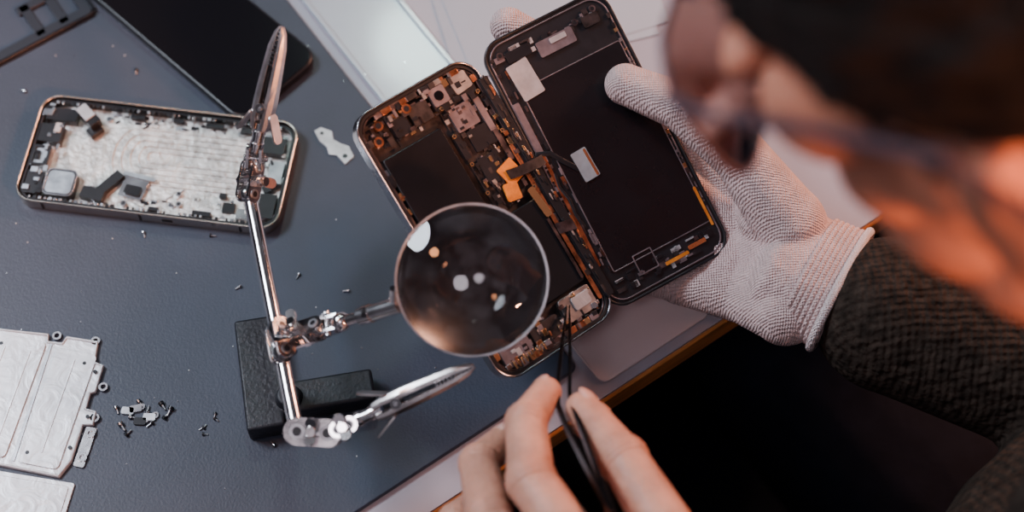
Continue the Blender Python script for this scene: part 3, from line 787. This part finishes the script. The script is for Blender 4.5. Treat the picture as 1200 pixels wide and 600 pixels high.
# --- head, bent forward and turned a little further towards the phone
F0 = V((-.70, .31, -.64)).normalized(); R0 = V((.405, .914, 0)).normalized()
yw = math.radians(9)
HF = F0*math.cos(yw)+R0*math.sin(yw); HR_ = R0*math.cos(yw)-F0*math.sin(yw)
HC = V((14.3, -12.4, 38.2))
HM = basis(HC, HR_, HF)
def hp(*p): return HM @ V(p)
RH = HM.to_3x3().to_4x4()
a = Acc()
a.sphere(hp(0, -1.0, 3.0), (7.2, 9.0, 7.4), 'skin', R=RH, nu=40, nv=24)
a.sphere(hp(0, 3.0, -2.3), (6.1, 5.8, 7.4), 'skin', R=RH, nu=32, nv=20)
a.sphere(hp(0, 4.2, 3.6), (5.9, 4.9, 4.0), 'skin', R=RH)       # forehead
a.sphere(hp(0, 3.8, -7.0), (4.9, 4.6, 3.7), 'skin', R=RH)
a.sphere(hp(0, 7.2, -9.4), (1.9, 1.5, 1.6), 'skin', R=RH)
for s in (-1, 1):
    a.sphere(hp(s*4.1, 5.0, -2.3), (2.1, 2.1, 1.9), 'skin', R=RH)
    a.sphere(hp(s*4.3, 4.2, -4.4), (1.9, 2.8, 2.4), 'skin', R=RH)
    a.sphere(hp(s*4.2, 2.6, -6.2), (2.0, 3.4, 2.6), 'skin', R=RH)
    a.sphere(hp(s*5.0, 5.2, .6), (1.5, 2.2, 1.8), 'skin', R=RH)   # outer orbit / temple
    a.sphere(hp(s*2.6, 8.0, 1.7), (2.6, 1.0, .8), 'skin', R=RH)
    a.sphere(hp(s*.95, 9.1, -3.2), (.7, .8, .6), 'skin', R=RH)
    a.sphere(hp(s*7.2, -.4, -.8), (.55, 1.7, 2.9), 'skin', R=RH @ Matrix.Rotation(s*.25, 4, 'Z') @ Matrix.Rotation(.15, 4, 'X'))
    a.capsule(hp(s*7.0, .6, -3.0), .45, hp(s*7.6, -1.2, 1.6), .45)
a.capsule(hp(0, 8.4, .8), .75, hp(0, 9.7, -2.6), .85)
a.sphere(hp(0, 8.5, -5.4), (2.2, .95, .5), 'skin', R=RH); a.sphere(hp(0, 8.4, -6.3), (1.9, .95, .55), 'skin', R=RH)
a.capsule(hp(0, -2.5, -5.5), 5.6, C7, 6.2)
HMi = HM.inverted()
def head_post(me, root):
    M = root.M
    hairv = [False]*len(me.vertices)
    for v in me.vertices:
        w = M @ (v.co/SC); p = HMi @ w
        x = abs(p.x)
        for s in (-1, 1):   # eye sockets
            q = (V(p)-V((s*3.1, 8.2, 0))).length
            if q < 2.6: p.y -= .8*math.exp(-(q/1.25)**2)
        # hair region in head coordinates (x right, y forward, z up)
        ear = x > 6.75 and -4.5 < p.z < 2.2 and -3.0 < p.y < 2.4
        hairline = (p.z > 6.3 and p.y < 7.8) or (p.z > 2.5 and p.y < 4.4+.48*(p.z-2.5)) or (p.z > -1.4 and p.y < 2.2 and p.y > .4 and x > 5.5) or \
                   (p.y < -2.2 and p.z > -7.0) or (p.z > 1.4 and p.y < 2.6)
        if hairline and not ear and w.z > 22:
            hairv[v.index] = True
            c = V((0, -1, 2)); d = (V(p)-c).normalized()
            nz = mathutils.noise.noise(V(p)*.8)*.35+mathutils.noise.noise(V((p.x*2.2, p.y*.7, p.z*2.2)))*.3
            gr = .15+min(1.3, max(0, (p.z-2)*.2))
            if p.y > 3: gr *= max(.35, 1-(p.y-3)*.14)
            p = V(p)+d*(gr+nz*.8)
        v.co = (root.Mi @ (HM @ V(p)))*SC
    for f in me.polygons:
        if sum(hairv[i] for i in f.vertices)*2 >= len(f.vertices): f.material_index = 1
organic(a, 'head', tech, .16, 6, ('skin_face', 'hair'), post=head_post)
a = Acc()
for s in (-1, 1):
    a.sphere(hp(s*3.0, 6.6, -.05), 1.2, 'eye_white'); a.sphere(hp(s*3.0, 7.66, -.25), (.55, .2, .55), 'iris', R=RH)
a.build('eyes', tech, world=True)
a = Acc()
for s in (-1, 1):
    a.tube([hp(s*1.4, 9.0, 1.7), hp(s*2.8, 9.0, 2.2), hp(s*4.8, 7.9, 1.9)], [.2, .3, .15], 'hair', n=8)
a.build('eyebrows', tech, world=True)

# --- eyeglasses
eg = Root('eyeglasses', hp(0, 10, 0))
a = Acc(); b = Acc()
for s in (-1, 1):
    pts = []
    for (u, v_) in rr_poly(5.7, 4.9, 1.8, 8):
        pts.append(hp(s*3.4+u, 11.2-.05*(abs(s*3.4+u))**2, .2+v_))
    a.tube(pts, .11, 'glasses_frame', n=8, closed=True)
    c = hp(s*3.4, 11.2-.05*11.5, .2)
    nn = len(pts); b.add([c]+pts, [[0, 1+i, 1+(i+1) % nn] for i in range(nn)], 'spectacle_lens')
    a.tube([hp(s*6.2, 9.3, 2.0), hp(s*6.9, 7.6, 2.4), hp(s*7.9, 3, 3.3), hp(s*8.3, -1.0, 3.0), hp(s*8.1, -3.2, -.4)], .17, 'glasses_frame', n=8)
a.tube([hp(-.8, 11.1, 1.0), hp(0, 11.2, 1.2), hp(.8, 11.1, 1.0)], .13, 'glasses_frame', n=8)
a.build('frame', eg, world=True); b.build('lenses', eg, world=True)

# --- stool
stl = Root('work_stool', (31, -22, -38))
a = Acc(); a.cyl((0, 0, 0), (0, 0, 4.0), 17, 'black_plastic', n=40); a.build('seat', stl, bevel=1.0, seg=3)
a = Acc(); a.cyl((0, 0, 0), (0, 0, -31), 2.2, 'steel')
for i in range(5):
    t = 2*pi*i/5; a.cyl((0, 0, -31), (24*math.cos(t), 24*math.sin(t), -33.5), 1.8, 'black_plastic', r1=1.2); a.sphere((24*math.cos(t), 24*math.sin(t), -34.7), 2.2, 'black_plastic')
a.build('pedestal', stl)

# ------------------------------------------------------------------ lights
def place(o, loc, target):
    p = V(loc); t = V(target)
    o.location = (p.x*SC, p.y*SC, (p.z+ZT)*SC); o.rotation_euler = (t-p).to_track_quat('-Z', 'Y').to_euler()
def area(name, loc, target, size, power, col):
    l = bpy.data.lights.new(name, 'AREA'); l.shape = 'ELLIPSE'; l.size = size[0]*SC; l.size_y = size[1]*SC
    l.energy = power; l.color = col
    o = bpy.data.objects.new(name, l); scn.collection.objects.link(o); place(o, loc, target)
def spot(name, loc, target, ang, power, col, rad=6, blend=.5):
    l = bpy.data.lights.new(name, 'SPOT'); l.energy = power; l.color = col; l.spot_size = math.radians(ang); l.spot_blend = blend
    l.shadow_soft_size = rad*SC
    o = bpy.data.objects.new(name, l); scn.collection.objects.link(o); place(o, loc, target)
area('softbox_cool', (-85, 25, 105), (-8, 0, 0), (52, 36), 18, (.78, .87, 1.0))
area('glint_light', (-11, 82, 100), (-5, 5, 0), (11, 11), 2.4, (.75, 1.0, .95))  # small unseen light added for the green-white glint on the mat
area('lamp_warm', (58, 34, 42), (8, -4, 5), (20, 20), 8, (1.0, .44, .28))
area('lens_spot_orange', (-38, -6, 70), (-2, -6, 6), (9, 9), .6, (1.0, .38, .16))  # unseen light added to put a warm spot in the magnifier
spot('face_spot_orange', (60, -72, 62), (14, -15, 36), 36, 85, (1.0, .36, .17))  # unseen narrow spot added to light the face orange
area('ceiling_lamp', (-30, -80, 150), (0, 0, 0), (36, 36), 3.5, (.95, .85, .95))
w = bpy.data.worlds.new('World'); scn.world = w; w.use_nodes = True
nt = w.node_tree; bg = nt.nodes['Background']
tc = nt.nodes.new('ShaderNodeTexCoord'); nz = nt.nodes.new('ShaderNodeTexNoise'); nz.inputs['Scale'].default_value = 2.6; nz.inputs['Detail'].default_value = 1.5
cr = nt.nodes.new('ShaderNodeValToRGB'); e = cr.color_ramp.elements
e[0].position = .44; e[0].color = (.030, .034, .050, 1); e[1].position = .62; e[1].color = (.80, .73, .86, 1)
nt.links.new(tc.outputs['Generated'], nz.inputs['Vector']); nt.links.new(nz.outputs['Fac'], cr.inputs['Fac']); nt.links.new(cr.outputs['Color'], bg.inputs[0])
bg.inputs[1].default_value = .40

# ------------------------------------------------------------------ camera
cd = bpy.data.cameras.new('camera'); cam = bpy.data.objects.new('camera', cd); scn.collection.objects.link(cam)
cd.sensor_width = 36; cd.lens = 60; cd.clip_start = .02; cd.clip_end = 20
cam.location = (0, -37.56*SC, (70.64+ZT)*SC); cam.rotation_euler = (math.radians(28), 0, 0)
cd.dof.use_dof = True; cd.dof.focus_distance = .755; cd.dof.aperture_fstop = 4.6
scn.camera = cam
